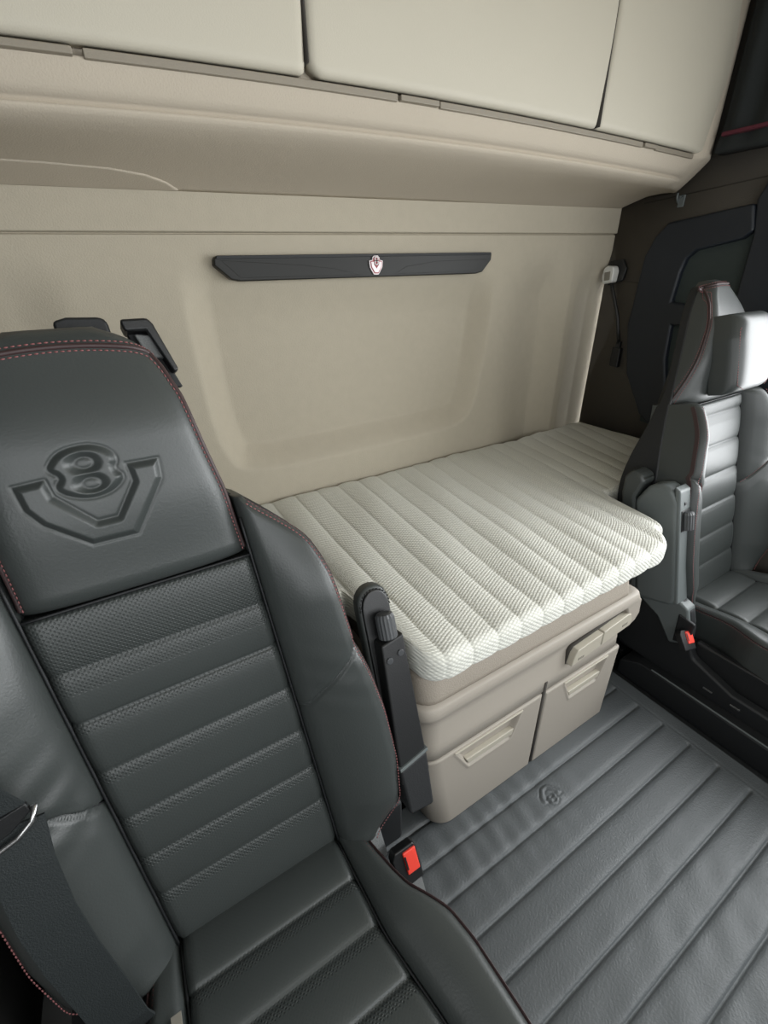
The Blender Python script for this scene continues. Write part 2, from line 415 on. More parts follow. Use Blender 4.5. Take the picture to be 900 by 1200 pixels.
def cab_door(x0, x1, rl, rr):
    """door slab with rounded lower corners"""
    nx, nz = 60, 50
    u = dens(nx, .05); v = dens(nz, .04)
    x = x0 + (x1 - x0) * u
    X, V = np.meshgrid(x, v, indexing='ij')
    Z0 = 1.706 + arch(X)
    lo = lambda dd, r: r * (1 - np.sqrt(np.clip(1 - (1 - np.clip(dd / r, 0, 1)) ** 2, 0, 1)))
    Z0 = Z0 + lo(X - x0, rl) + lo(x1 - X, rr)
    Z = Z0 + (2.148 - Z0) * V
    de = np.minimum(X - x0, x1 - X); dz = Z - Z0
    Y = 1.050 - .012 * np.sin(np.pi * V) + .0 * X + .012 * (1 - roll(de, .012) * roll(dz, .014)) 
    if x1 > 1.9:                                                       # rightmost door turns into the end
        Y = Y + .055 * (1 - np.sqrt(np.clip(1 - (np.clip(X - (x1 - .22), 0, .22) / .222) ** 2, 0, 1)))
    P = np.stack([X - LX, Y - LY, Z - LZ], -1); b = P.copy(); b[:, :, 1] = 1.080 - LY
    return link('door', gridmesh(P, None, None, b), M['cabinet'], cab)
cab_door(XL + .005, .4765, .02, .010)
cab_door(.4815, 1.3505, .032, .006)
cab_door(1.3555, 2.020, .006, .03)
# dark rubber edge in the gap between the two left doors, thin joint on the right
for gx, gw, nm in ((.479, .0022, 'door_seal'), (1.353, .0016, 'door_seal')):
    box(nm, (gx - gw - LX, 1.046 - LY, (1.722 if gx < 1 else 1.708) + arch(gx) - LZ), (gx + gw - LX, 1.082 - LY, 2.148 - LZ), M['groove'], cab, bevel=0)
# release strips in the ledge under the doors
def strip(x0, x1, z0, z1, y, m, nm):
    n = 14; V = []; F = []
    for k in range(n + 1):
        x = x0 + (x1 - x0) * k / n; a = arch(x)
        V += [(x - LX, y - LY, z0 + a - LZ), (x - LX, y - LY, z1 + a - LZ), (x - LX, 1.088 - LY, z1 + a - LZ), (x - LX, 1.088 - LY, z0 + a - LZ)]
    for k in range(n):
        for j in range(4): F.append((4 * k + j, 4 * k + (j + 1) % 4, 4 * k + 4 + (j + 1) % 4, 4 * k + 4 + j))
    F += [(0, 1, 2, 3), (4 * n, 4 * n + 1, 4 * n + 2, 4 * n + 3)]
    return link(nm, mesh_raw(V, F), m, cab, True, .002)
for x0, x1 in ((-.36, .085), (.70, .805), (1.60, 1.66)):
    strip(x0, x1, 1.692, 1.7025, 1.060, M['rail'], 'release_handle')
for x0, x1 in ((.10, .695), (.81, 1.595), (1.665, 1.885)):
    strip(x0, x1, 1.6905, 1.7035, 1.0645, M['rail'], 'ledge_strip')
# raised moulding on the underside, far left
poly = [(XL, 1.394), (.27, 1.394), (.235, 1.355), (.19, 1.325), (.12, 1.305), (0, 1.295), (XL, 1.29)]
V = []; n = len(poly)
for (x, y) in poly: V.append((x - LX, y - LY, 1.5625 + .018 * (x - .95) + (1.40 - y) * .27 - .004 - LZ))
for (x, y) in poly: V.append((x - LX, y - LY, 1.5625 + .018 * (x - .95) + (1.40 - y) * .27 + .012 - LZ))
link('underside_moulding', mesh_raw(V, [tuple(range(n)), tuple(range(n, 2 * n))] + [(k, (k + 1) % n, n + (k + 1) % n, n + k) for k in range(n)]), M['under'], cab, True, .006, 3)

# ------------------------------------------------------------------ black trim bar with emblem on the rear wall
bar = empty('wall_trim_bar', (.81, 1.40, 1.385)); tag(bar, 'long black trim bar with a small red and silver emblem, on the beige rear wall', 'trim bar')
poly = [(-.492, .020), (-.494, .004), (-.455, -.030), (-.43, -.035), (.42, -.031), (.45, -.026), (.489, .012), (.490, .033), (.484, .036), (-.484, .027)]
prism('panel', poly, -.020, .012, 'y', M['gloss'], bar, bevel=.004, seg=3)
prism('raised_facet', [(-.475, .016), (-.43, -.026), (-.05, -.027), (-.14, -.008), (-.24, .003)], -.0206, -.018, 'y', M['gloss'], bar, bevel=.001)
prism('raised_facet', [(.07, -.026), (.41, -.022), (.465, .015), (.24, .010), (.12, -.004)], -.0206, -.018, 'y', M['gloss'], bar, bevel=.001)
prism('upper_edge', [(-.484, .027), (-.487, .019), (.486, .028), (.484, .036)], -.022, -.018, 'y', M['blackmatt'], bar, bevel=.001)
eh = empty('emblem', (0, -.024, .0)); eh.parent = bar
sc = .0265 / .076
def sp(poly, k=1.0, dx=0, dz=0): return [(x * sc * k + dx, z * sc * k * 1.12 + dz) for x, z in poly]
shield = [(-.034 + .0, .012), (-.017, .022), (0, .034), (.017, .022), (.034, .012), (.032, -.006), (.012, -.033), (-.012, -.033), (-.032, -.006)]
shield = [(x * .74, z * .80) for x, z in shield]
sil = [(-.0245, .0125), (-.0135, .0145), (-.0125, .021), (-.007, .0262), (.007, .0262), (.0125, .021), (.0135, .0145), (.0245, .0125), (.0225, -.006), (.0085, -.0262), (-.0085, -.0262), (-.0225, -.006)]
prism('shield', sil, -.001, .004, 'y', M['chrome'], eh, bevel=.0006)
prism('shield_field', [(x * .86, z * .88) for x, z in sil], -.0020, .0, 'y', M['emred'], eh, bevel=.0002)
prism('letter_v', [(-.0185, .0090), (-.0105, .0100), (-.0085, .0010), (0, -.0090), (.0085, .0010), (.0105, .0100), (.0185, .0090), (.0165, -.0050), (.0060, -.0200), (-.0060, -.0200), (-.0165, -.0050)], -.0034, -.001, 'y', M['chrome'], eh, bevel=.0003)
# numeral eight as two rings
def ring(name, cx_, cz_, ro, ri, y0, y1, m, parent, sx=1.15):
    n = 20; V = []; F = []
    for k in range(n):
        c, s_ = math.cos(2 * math.pi * k / n), math.sin(2 * math.pi * k / n)
        for rr, y in ((ro, y0), (ri, y0), (ri, y1), (ro, y1)): V.append((cx_ + rr * c * sx, y, cz_ + rr * s_))
    for k in range(n):
        for j in range(4): F.append((4 * k + j, 4 * k + (j + 1) % 4, 4 * ((k + 1) % n) + (j + 1) % 4, 4 * ((k + 1) % n) + j))
    return link(name, mesh_raw(V, F), m, parent)
e8 = joined([ring('numeral_eight', 0, .0175, .0068, .0030, -.0048, -.001, M['chrome'], eh), ring('numeral_eight', 0, .0068, .0075, .0034, -.0048, -.001, M['chrome'], eh)])
e8.data.materials.clear(); e8.data.materials.append(M['chrome']); e8.data.polygons.foreach_set('material_index', [0] * len(e8.data.polygons))

# ------------------------------------------------------------------ bunk base with drawers
bb = empty('bunk_base', (.76, .95, 0)); tag(bb, 'beige bunk base with two drawers under the white mattress', 'bunk base')
OX, OY = .76, .95
def rrect(x0, x1, y0, y1, r, n=6):
    P = []
    for cx_, cy_, a0 in ((x0 + r, y0 + r, 180), (x1 - r * .45, y0 + r * .45, 270)):
        rr = r if a0 == 180 else r * .45
        for k in range(n + 1):
            a = R(a0 + 90 * k / n); P.append((cx_ + rr * math.cos(a), cy_ + rr * math.sin(a)))
    return P + [(x1, y1), (x0, y1)]
def loft(name, levels, m, parent, bevel=0):
    """levels: (z, x0, x1, y0, r)"""
    V = []; F = []; n = 0
    for (z, x0, x1, y0, r) in levels:
        p = rrect(x0, x1, y0, 1.40, r); n = len(p); V += [(x - OX, y - OY, z) for x, y in p]
    for l in range(len(levels) - 1):
        for k in range(n): F.append((l * n + k, l * n + (k + 1) % n, (l + 1) * n + (k + 1) % n, (l + 1) * n + k))
    F += [tuple(range(n)), tuple(range((len(levels) - 1) * n, len(levels) * n))]
    return link(name, mesh_raw(V, F), m, parent, True, bevel)
loft('body', [(.0, .435, 1.145, .527, .05), (.03, .430, 1.145, .524, .05), (.30, .388, 1.142, .521, .055), (.326, .384, 1.14, .521, .055), (.330, .380, 1.135, .511, .055), (.368, .380, 1.13, .511, .055), (.380, .383, 1.13, .514, .055), (.424, .393, 1.13, .525, .055), (.436, .394, 1.13, .526, .055), (.448, .391, 1.14, .523, .055), (.493, .375, 1.15, .508, .055), (.50, .374, 1.15, .507, .055)], M['box'], bb)
loft('rim', [(.488, .377, 1.150, .511, .055), (.490, .371, 1.165, .503, .055), (.494, .365, 1.172, .498, .055), (.498, .363, 1.173, .496, .055), (.522, .366, 1.164, .500, .055), (.526, .369, 1.160, .503, .055), (.5265, .380, 1.146, .516, .055)], M['box'], bb)
# band that flares out under the rim on the right
prism('corner_bracket', [(1.095 - OX, .497), (1.172 - OX, .497), (1.182 - OX, .44), (1.168 - OX, .415), (1.145 - OX, .405), (1.13 - OX, .402), (1.13 - OX, .44)], .500 - OY, .60 - OY, 'y', M['box'], bb, bevel=.006)
loft('cloth_panel', [(.524, .377, 1.130, .513, .055), (.54, .380, 1.125, .512, .055), (.590, .385, 1.11, .515, .055), (.597, .390, 1.105, .520, .055)], M['boxtop'], bb)

def drawer(x0, x1, z0, z1, hand, taper=0):
    """front plate with a trapezoid grip recess at its upper edge"""
    o = bpy.data.objects.new('drawer', None)
    u = dens(110, .02, 4); v = dens(90, .02, 4)
    U, V = np.meshgrid(u, v, indexing='ij')
    Z = z0 + (z1 - z0) * V
    xl = x0 + taper * (1 - V) ** 1.2
    X = xl + (x1 - xl) * U
    de = np.minimum(np.minimum(X - xl, x1 - X), np.minimum(Z - z0, z1 - Z))
    Y = .508 + .006 * (1 - roll(de, .006))
    if taper:                                                         # follow the rounded left corner
        Y = Y + .05 * (1 - np.sqrt(np.clip(1 - (np.clip(xl + .058 - X, 0, .058) / .0585) ** 2, 0, 1)))
    h = sdf(X, Z, hand)
    zc = min(p[1] for p in hand); zt = max(p[1] for p in hand)
    depth = .024 * np.clip((Z - zc) / (zt - zc), 0, 1) ** .6
    Y = Y + (depth) * sstep(-h, .000, .007) - .0025 * np.exp(-((h - .002) / .004) ** 2) * (Z < zt - .004)
    P = np.stack([X - OX, Y - OY, Z], -1); b = P.copy(); b[:, :, 1] = np.maximum(P[:, :, 1] + .004, .526 - OY)
    ob = link('drawer', gridmesh(P, None, None, b), M['box'], bb)
    # grip bar: thin lip along the lower edge of the recess
    hx0, hx1 = hand[3][0], hand[2][0]; w = hx1 - hx0
    lip = [(hx0 - .012 - OX, zc + .034), (hx1 + .010 - OX, zc + .034), (hx1 + .006 - OX, zc + .012), (hx0 - .002 - OX, zc + .012)]
    g = prism('grip', lip, .507 - OY, .522 - OY, 'y', M['boxlid'], ob, bevel=.003)
    s_ = None
    t_ = prism('grip_edge', [(hand[0][0] - .004 - OX, hand[0][1] + .002), (hand[1][0] + .004 - OX, hand[1][1] + .002), (hand[1][0] + .002 - OX, hand[1][1] - .004), (hand[0][0] - OX, hand[0][1] - .004)], .504 - OY, .514 - OY, 'y', M['boxlid'], ob, bevel=.002)
    return ob
drawer(.384, .793, .012, .322, [(.485, .314), (.712, .314), (.682, .222), (.535, .222)], taper=.052)
drawer(.807, 1.140, .012, .318, [(.885, .312), (1.078, .312), (1.052, .222), (.925, .222)])
prism('drawer_gap', [(.795 - OX, .02), (.805 - OX, .02), (.805 - OX, .365), (.795 - OX, .365)], .509 - OY, .524 - OY, 'y', M['groove'], bb, bevel=0)
for p, nm, gl in (([(.880, .386), (.888, .425), (.898, .438), (1.0025, .449), (1.0025, .400)], 'compartment_lid', (.905, .398)),
              ([(1.0065, .400), (1.0065, .450), (1.118, .463), (1.130, .458), (1.140, .430), (1.140, .412)], 'compartment_lid', (1.095, .425))):
    lidb = prism(nm, [(x - OX, z) for x, z in p], .497 - OY, .530 - OY, 'y', M['boxlid'], bb, bevel=.003)
    gx, gz = gl
    for k in range(3):
        prism('embossed_mark', [(gx + k * .009 - OX, gz), (gx + k * .009 + .006 - OX, gz + .001), (gx + k * .009 + .006 - OX, gz + .010), (gx + k * .009 - OX, gz + .009)], .4962 - OY, .499 - OY, 'y', M['label'], lidb, bevel=.0006)
prism('lid_joint', [(.876, .384), (.884, .428), (.897, .442), (1.118, .467), (1.131, .462), (1.131, .458), (1.119, .4625), (.899, .437), (.889, .425), (.881, .384)].__class__([(x - OX, z) for x, z in [(.876, .384), (.884, .428), (.897, .442), (1.118, .467), (1.131, .462), (1.131, .458), (1.119, .4625), (.899, .437), (.889, .425), (.881, .384)]]), .515 - OY, .530 - OY, 'y', M['groove'], bb, bevel=0)

# ------------------------------------------------------------------ mattress
mt = empty('mattress', (.8, 1.0, .60)); tag(mt, 'white ribbed bunk mattress with a wide middle section on the beige bunk base', 'mattress')
def yfront(x):
    c0, c1 = .392, 1.262
    y = np.full_like(x, .492)
    y = y + .245 * sstep(x, c1 + .035, c1 + .115) + .30 * sstep(x, c0 + .006, c0 - .045)
    y = y + .055 * (1 - np.sqrt(np.clip(1 - (np.clip(c0 + .055 - x, 0, .055) / .056) ** 2, 0, 1))) * (x >= c0 - .02)
    y = y + .075 * (1 - np.sqrt(np.clip(1 - (np.clip(x - (c1 - .075), 0, .075) / .076) ** 2, 0, 1)))
    return y
xs = np.linspace(-.34, 2.015, 760); ztop, zbot, rr = .674, .606, .024
path = []
for k in range(2): path.append(('u', [0, .5][k]))
nP = 30
X = np.repeat(xs[:, None], nP + 34, 1)
yf = yfront(xs)
YY = np.zeros_like(X); ZZ = np.zeros_like(X); NY = np.zeros_like(X); NZ = np.zeros_like(X)
for i, x in enumerate(xs):
    yb = 1.395 + .003 * math.sin(x * 60)
    y0 = yf[i]
    pts = []
    pts.append((yb, zbot + .01, 0, 0)); pts.append((yb, ztop - rr, 1, 0))
    for k in range(1, 8): a = math.pi / 2 * k / 8; pts.append((yb - rr * .7 * (1 - math.cos(a)), ztop - rr + rr * math.sin(a), math.cos(a), math.sin(a)))
    for k in range(nP): t = k / (nP - 1); pts.append((yb - rr * .7 - (yb - rr * .7 - y0 - rr) * t, ztop, 0, 1))
    for k in range(1, 11): a = math.pi / 2 * k / 10; pts.append((y0 + rr - rr * math.sin(a), ztop - rr + rr * math.cos(a), -math.sin(a), math.cos(a)))
    for k in range(1, 6): pts.append((y0, ztop - rr - (ztop - zbot - rr * 1.7) * k / 5, -1, 0))
    for k in range(1, 9): a = math.pi / 2 * k / 8; pts.append((y0 + rr * .7 * (1 - math.cos(a)), zbot + rr * .7 * (1 - math.sin(a)), -math.cos(a), -math.sin(a)))
    pts.append((y0 + .08, zbot, 0, -1))
    m_ = len(pts)
    for j in range(X.shape[1]):
        q = pts[min(j, m_ - 1)]; YY[i, j], ZZ[i, j], NY[i, j], NZ[i, j] = q
X = X[:, :m_]; YY = YY[:, :m_]; ZZ = ZZ[:, :m_]; NY = NY[:, :m_]; NZ = NZ[:, :m_]
t = np.clip((YY - .5) / .9, 0, 1)
xf = (X + .066 * t) / (1 + .2 * t)
ph = (xf - .36) / .0705
rib = np.abs(np.sin(np.pi * ph)) ** .25
amp = .0095 * (1 - .35 * sstep(t, .1, .9)) * sstep(X, -.4, -.3)
off = (rib - 1) * amp
wob = .0022 * np.sin(X * 9 + YY * 7) + .0012 * np.sin(X * 23 - YY * 17) + .0018 * np.sin(ph * 2.1) 
# crush at the right wing and slight dip where the wing starts
dent = -.006 * np.exp(-((X - 1.50) / .10) ** 2) * (1 - t * .3)
YY2 = YY + NY * (off * .46); ZZ2 = ZZ + NZ * (off + wob + dent) * 1.0 + .010 * np.exp(-((X - .75) / .5) ** 2) * (NZ > .5) * sstep(t, .1, .5) * 0
er = 1 - roll(np.minimum(X - xs[0], xs[-1] - X), .03)
ZZ2 = zbot + (ZZ2 - zbot) * (1 - .5 * er)
P = np.stack([X - .8, YY2 - 1.0, ZZ2 - .60], -1)
arc = np.concatenate([[0], np.cumsum(np.hypot(np.diff(YY[380]), np.diff(ZZ[380])))])
UV = np.stack([X, np.repeat(arc[None, :], len(xs), 0)], -1)
bk = P.copy(); bk[:, :, 2] = zbot - .60 + .002; bk[:, :, 1] = np.where(bk[:, :, 1] > .2, .395, bk[:, :, 1])
link('cover', gridmesh(P, UV, None, bk), M['mattress'], mt)

# ------------------------------------------------------------------ quilted floor mat
fm = empty('quilted_floor_mat', (.6, .0, 0)); tag(fm, 'grey quilted leather floor mat with pressed emblem in front of the bunk base', 'floor mat')
xs = np.linspace(-.30, 1.335, 420); ys = np.linspace(-.60, .605, 420)
X, Y = np.meshgrid(xs, ys, indexing='ij')
ph = (.456 - Y) / .0858
fz = np.abs(ph - np.round(ph)) * .0858 + .05 * sstep(X, 1.274, 1.284)
Zm = .0085 * (1 - np.exp(-(fz / .0065))) - .002 * np.exp(-(fz / .002) ** 2)
ea, eb = X - .775, -(Y - .412)
ex = emboss(ea / .47, eb / .47, h=.004, g=.0045, gw=.0032)
Zm = Zm + ex * .75
# border seam on the right and soft creases near the base
bs = X - 1.285
Zm = Zm - .0015 * np.exp(-(bs / .003) ** 2)
fold = np.sin(X * 78 + 3 * np.sin(Y * 9) + 1.8 * np.sin(X * 11)) * np.sin(X * 31 + Y * 14)
Zm = Zm + .0017 * fold * sstep(Y, .26, .45) * sstep(X, 1.0, .75) + .0008 * np.sin(X * 17 + Y * 5) * np.sin(Y * 13 - X * 3)
Zm = Zm + .0009 * np.sin(X * 41 - Y * 60 + 2 * np.sin(X * 7)) * np.sin(X * 13 + Y * 21) * sstep(Y, .3, .0)
P = np.stack([X - .6, Y, Zm + .004], -1); bk = P.copy(); bk[:, :, 2] = -.011
link('mat_body', gridmesh(P, np.stack([X, Y], -1), None, bk), M['floormat'], fm)

# ------------------------------------------------------------------ reading lamp, coat hook on the right wall
rl = empty('reading_lamp', (2.028, 1.276, 1.01)); tag(rl, 'small gooseneck reading lamp with white head, on the dark right wall above the mattress', 'reading lamp')
prism('base', [(-.022, -.055), (.024, -.05), (.022, .035), (-.020, .03)], -.022, .002, 'x', M['black'], rl, bevel=.006)
prism('plug_collar', [(-.012, .03), (.012, .03), (.010, .06), (-.010, .058)], -.018, -.002, 'x', M['blackmatt'], rl, bevel=.003)
tube('gooseneck', [(-.012, 0, .05), (-.022, .008, .10), (-.026, .022, .16), (-.028, .048, .22), (-.028, .072, .27), (-.026, .092, .31)], .0075, M['black'], rl, 12)
hd = prism('head', [(.066, .296), (.108, .290), (.122, .312), (.118, .350), (.104, .362), (.072, .358), (.064, .340)], -.052, -.012, 'x', M['white'], rl, bevel=.008, seg=3)
prism('head_face', [(.078, .306), (.104, .303), (.108, .335), (.080, .340)], -.0545, -.05, 'x', M['label'], hd, bevel=.003)
ringp = prism('head_mount', [(.045, .30), (.115, .285), (.135, .33), (.120, .380), (.06, .385), (.035, .35)], -.012, .002, 'x', M['black'], rl, bevel=.005)

hk = empty('coat_hook', (2.03, 1.150, 1.578)); tag(hk, 'small grey coat hook on the right wall below the overhead cabinet', 'hook')
prism('plate', [(-.012, -.02), (.012, -.02), (.012, .02), (-.012, .02)], -.006, .001, 'x', M['grey'], hk, bevel=.003)
tube('hook_arm', [(-.004, 0, .015), (-.02, 0, .012), (-.028, 0, -.006), (-.036, 0, .008), (-.038, 0, .024)], .004, M['grey'], hk, 8)

# ------------------------------------------------------------------ seats
HALF_B = [0, .07, .17, .27, .35, .41, .48, .55, .60, .635, .660, .676]
HALF_W = [.205, .262, .274, .272, .262, .248, .243, .238, .224, .192, .165, .150]
HEAD_B = [.585, .695, .758, .827, .864, .892, .909, .920]
HEAD_W = [.1425, .136, .127, .119, .108, .092, .070, .040]
INS = .141

def smooth_interp(xp, fp):
    xq = np.linspace(xp[0], xp[-1], 200); y = np.interp(xq, xp, fp); k = np.ones(9) / 9
    y2 = np.convolve(np.pad(y, 4, mode='edge'), k, 'valid')
    return lambda b: np.interp(b, xq, y2)
HW = {False: (smooth_interp(HEAD_B, HEAD_W), smooth_interp(HALF_B, HALF_W)),
      True: (smooth_interp([.585, .66, .75, .83, .87, .90, .911], [.196, .162, .124, .092, .068, .044, .022]),
             smooth_interp([0, .07, .17, .27, .35, .41, .48, .55, .60], [.205, .262, .274, .272, .262, .250, .234, .212, .194]))}

def build_seat(root, ribs, shear, tall_head, inner):
    headw, halfw = HW[tall_head]
    btop = .600 if tall_head else .676
    """inner = +1 / -1: side (a) that faces the middle of the cab and carries armrest and buckle"""
    def B(a, b, c):        # backrest frame
        a = np.asarray(a, float); b = np.asarray(b, float); c = np.asarray(c, float)
        return np.stack(np.broadcast_arrays(a + shear * b, .235 * b - .972 * c, .972 * b + .235 * c), -1)
    def S(a, b, c):        # cushion frame, b runs forward
        a = np.asarray(a, float); b = np.asarray(b, float); c = np.asarray(c, float)
        return np.stack(np.broadcast_arrays(a, -.995 * b - .06 * c, .06 * b + c), -1)
    def P1(f, a, b, c): return tuple(f(a, b, c).tolist())
    ribs = sorted(ribs)
    def ribh(b, lines, h=.0085, first=.0):
        e = [first] + list(lines)
        out = np.zeros_like(b)
        for lo, hi in zip(e, e[1:] + [e[-1] + .2]):
            t = (b - lo) / (hi - lo); mk = (t >= 0) & (t < 1)
            tt = np.clip(t, 0, 1)
            out = np.where(mk, h * (np.sin(np.pi * np.clip(tt, 0, 1) ** 1.25)) ** .27, out)
        return out
    top = .587
    lines = ribs + [top]
    def perf(a, b):
        p = np.zeros_like(b)
        for q in lines + [ribs[0]]: p = np.maximum(p, np.where((b < q) & (b > q - .015), 1, 0))
        p = np.maximum(p, np.where(b > ribs[-1] - .03, .9, 0))
        return np.maximum(p * .5, .05)
    def ins_front(a, b): return -.004 + ribh(b, lines) - .010 * sstep(np.abs(a), INS - .012, INS) + .012 * (a / INS) ** 2 * 0
    lw = lambda b: -INS + 0 * b; rw = lambda b: INS + 0 * b
    pad('backrest_insert', -.02, top, lw, rw, ins_front, .004, .07, 40, 190, M['perf'], root, B, perf, ea=.03, eb=.01)
    # side bolsters
    for s_ in (1, -1):
        def front(a, b, s_=s_):
            q = np.abs(a); w = halfw(b); t = np.clip((q - INS) / np.maximum(w - INS, .01), 0, 1)
            h = .006 + .058 * np.sin(np.clip(t, 0, 1) * np.pi * .56) ** .9 * sstep(b, .70, .50)
            h = h * (1 - .35 * sstep(b, .10, .0)) - .006 * np.exp(-((q - INS) / .004) ** 2)
            line = .300 + (q - INS) * .95 + .6 * (q - INS) ** 2
            g = b - line
            h = h - (.011 if s_ == -inner else .007) * np.exp(-(g / .0032) ** 2) - .004 * sstep(g, .03, 0) * sstep(g, -.04, 0)
            cre = .0016 * np.sin((b * 130 + q * 60)) * np.exp(-((b - .36) / .07) ** 2) * sstep(t, .0, .3) * (.15 if tall_head else 1.2 if s_ == -inner else .3)
            return h + cre
        L_ = (lambda b: INS + 0 * b) if s_ > 0 else (lambda b: -halfw(b))
        R_ = (lambda b: halfw(b)) if s_ > 0 else (lambda b: -INS + 0 * b)
        o = pad('backrest_bolster', -.012, btop, L_, R_, front, .020, .085, 34, 250, M['leather'], root, B, ea=.16, eb=.035)
        if tall_head:
            q = np.linspace(INS + .006, .235, 14); bq = .300 + (q - INS) * .95 + .6 * (q - INS) ** 2 + .004
            stitches('stitching', B(s_ * q, bq, front(s_ * q, bq) + .0008), M['thread'], o)
        if not tall_head and s_ == -inner:
            q = np.linspace(INS + .002, .246, 16); bq = .300 + (q - INS) * .95 + .6 * (q - INS) ** 2
            tube('seam', [tuple(p) for p in B(s_ * q, bq, front(s_ * q, bq) + .0005)], .0016, M['blackmatt'], o, 6)
        # stitched outer seam, two rows
        bl = np.linspace(.0, btop - .007, 60)
        for off, cc in ((.0065, -.004), (.0005, -.020)):
            w = halfw(bl) - off
            f0 = front(s_ * w, bl)
            stitches('stitching', B(s_ * w, bl, f0 + cc + .004), M['thread'], o)
        w = halfw(bl)
        f0 = front(s_ * w, bl)
        ribbon('seam_band', B(s_ * (w + .0005), bl, f0 - .020), tuple(B(0, 0, 1)), .009, .0012, M['trimleather'], o)
    # head section
    def head_front(a, b):
        h = .012 + .012 * sstep(b, .60, .72) - .05 * (np.abs(a) / .14) ** 4 * .35 - .035 * sstep(b, .78, .93)
        if not tall_head:
            h = h + emboss(a - XC, b - YC)
        return h
    hs = pad('headrest_section', .590, .911 if tall_head else .920, lambda b: -headw(b), headw, head_front, .026, .055 if tall_head else .085, 220 if not tall_head else 60, 230 if not tall_head else 60, M['leather'], root, B, ea=.12, eb=.05)
    edge = [(float(headw(np.array([b]))[0]) - .002, float(b)) for b in np.linspace(.60, .880, 50)]
    tops = [(x, .884 + .008 * (1 - (x / .085) ** 2)) for x in np.linspace(.080, 0, 14)]
    rowp = edge + tops
    rowp = rowp + [(-x, y) for x, y in rowp[::-1][1:]]
    rowp = [tuple(q) for q in chaikin(rowp, 2, False)]
    A_ = np.array(rowp)
    def hsurf(aa, bb_):
        de = np.minimum(headw(bb_) - np.abs(aa), (.911 if tall_head else .920) - bb_); return head_front(aa, bb_) - .026 * (1 - roll(np.clip(de, 0, 1), .026)) + .0008
    inn = A_ * np.array([.955, 1]) - np.array([0, .002])
    stitches('stitching', B(inn[:, 0], inn[:, 1], hsurf(inn[:, 0], inn[:, 1])), M['thread'], hs)
    ou = A_ * np.array([1.0, 1]) + np.array([0, .009]) * sstep(A_[:, 1:2], .84, .88)
    stitches('stitching', B(ou[:, 0], ou[:, 1], hsurf(ou[:, 0], ou[:, 1]) + .0008), M['thread'], hs)
    mid = (inn + ou) / 2
    tb = B(mid[:, 0], mid[:, 1], hsurf(mid[:, 0], mid[:, 1]) - .0012)
    tube('seam_band', [tuple(p) for p in tb[2:-2]], .0034, M['trimleather'], hs, 6)
    # thin dark joint under the head section
    jb = np.linspace(-INS, INS, 12)
    tube('joint', [P1(B, x, .5885, -.004) for x in jb], .0020, M['blackmatt'], root, 6)
    for s_ in (1, -1):
        tube('joint', [P1(B, s_ * INS, b, -.0025) for b in np.linspace(-.01, btop - .03, 24)], .0019, M['blackmatt'], root, 6)
    # back shell, carried round the bolster sides to paint their shade black
    bs = np.linspace(-.10, .90, 60)
    def shellw(b): return np.minimum(np.where(b < .66, np.interp(b, [-.1, .0, .1, .3, .5, .66], [.20, .235, .25, .24, .222, .165]), np.interp(b, [.66, .8, .87, .9], [.135, .112, .09, .06])), np.where(b < .6, halfw(b), headw(b)) + .003) if False else np.where(b < .0, np.interp(b, [-.1, 0], [.20, .21]), np.where(b < .6, halfw(b), np.maximum(headw(b), np.where(b < btop, halfw(b), 0)))) + .003
    w = shellw(bs); poly = [(x, b) for x, b in zip(w, bs)] + [(-x, b) for x, b in zip(w[::-1], bs[::-1])]
    prism_fr('back_shell', poly, (lambda b: -.150 + .085 * sstep(b, .35, .66)) if tall_head else -.150, -.040, B, M['blackmatt'], root, bevel=.006, seg=2)
    if tall_head:
        def cush(a, b): return .080 - .010 * (np.abs(a) / .12) ** 3 + .006 * np.sin((b - .60) / .22 * np.pi)
        hc = pad('headrest_cushion', .610, .812, lambda b: -.104 + .25 * np.maximum(b - .75, 0), lambda b: .104 - .25 * np.maximum(b - .75, 0), cush, .030, -.012, 36, 34, M['leather'], root, B, ea=.2, eb=.15)
        for s_ in (1, -1):
            ln = [P1(B, s_ * .0925, b, .0735) for b in np.linspace(.632, .772, 10)]
            ln = [P1(B, s_ * (.0925 - .03 * k), .632 - .014 * k, .076) for k in (1, .5)] + ln + [P1(B, s_ * (.089 - .03 * k), .772 + .012 * k, .074) for k in (.5, 1)]
            stitches('stitching', ln, M['thread'], hc)
    else:
        # belt outlet frame behind the inboard shoulder and a slab behind the top
        fr_ = [(.078, .933), (.112, .933), (.117, .925), (.132, .862), (.124, .858), (.106, .917), (.080, .917)]
        bg = prism_fr('belt_guide', fr_, -.125, -.070, B, M['black'], root, bevel=.004)
        prism_fr('belt_guide_pad', [(.083, .918), (.111, .918), (.133, .84), (.093, .84)], -.120, -.095, B, M['blackmatt'], bg, bevel=.002)
        prism_fr('guide_clip', [(.090, .915), (.111, .912), (.120, .880), (.098, .883)], -.094, -.080, B, M['webgrey'], bg, bevel=.003)
        prism_fr('top_cap', [(.000, .88), (.064, .88), (.064, .932), (.058, .938), (.020, .940), (.004, .936)], -.150, -.075, B, M['blackmatt'], root, bevel=.006)
    # cushion
    FB = .50
    cw = lambda b: np.interp(b, [0, .17, .30, .5], [.138, .143, .165, .172])
    crib = [.072, .148, .228, .308, .388]
    def cperf(a, b):
        p = np.full_like(b, .06)
        for q in crib: p = np.maximum(p, np.where((b > q) & (b < q + .018), .5, 0))
        return p
    def cfront(a, b): return .000 + ribh(b, crib + [FB], .011, first=-.01) - .010 * sstep(np.abs(a), cw(b) - .012, cw(b)) 
    pad('cushion_insert', -.02, FB, lambda b: -cw(b), cw, cfront, .006, .09, 40, 150, M['perf'], root, S, cperf, ea=.03, eb=.015)
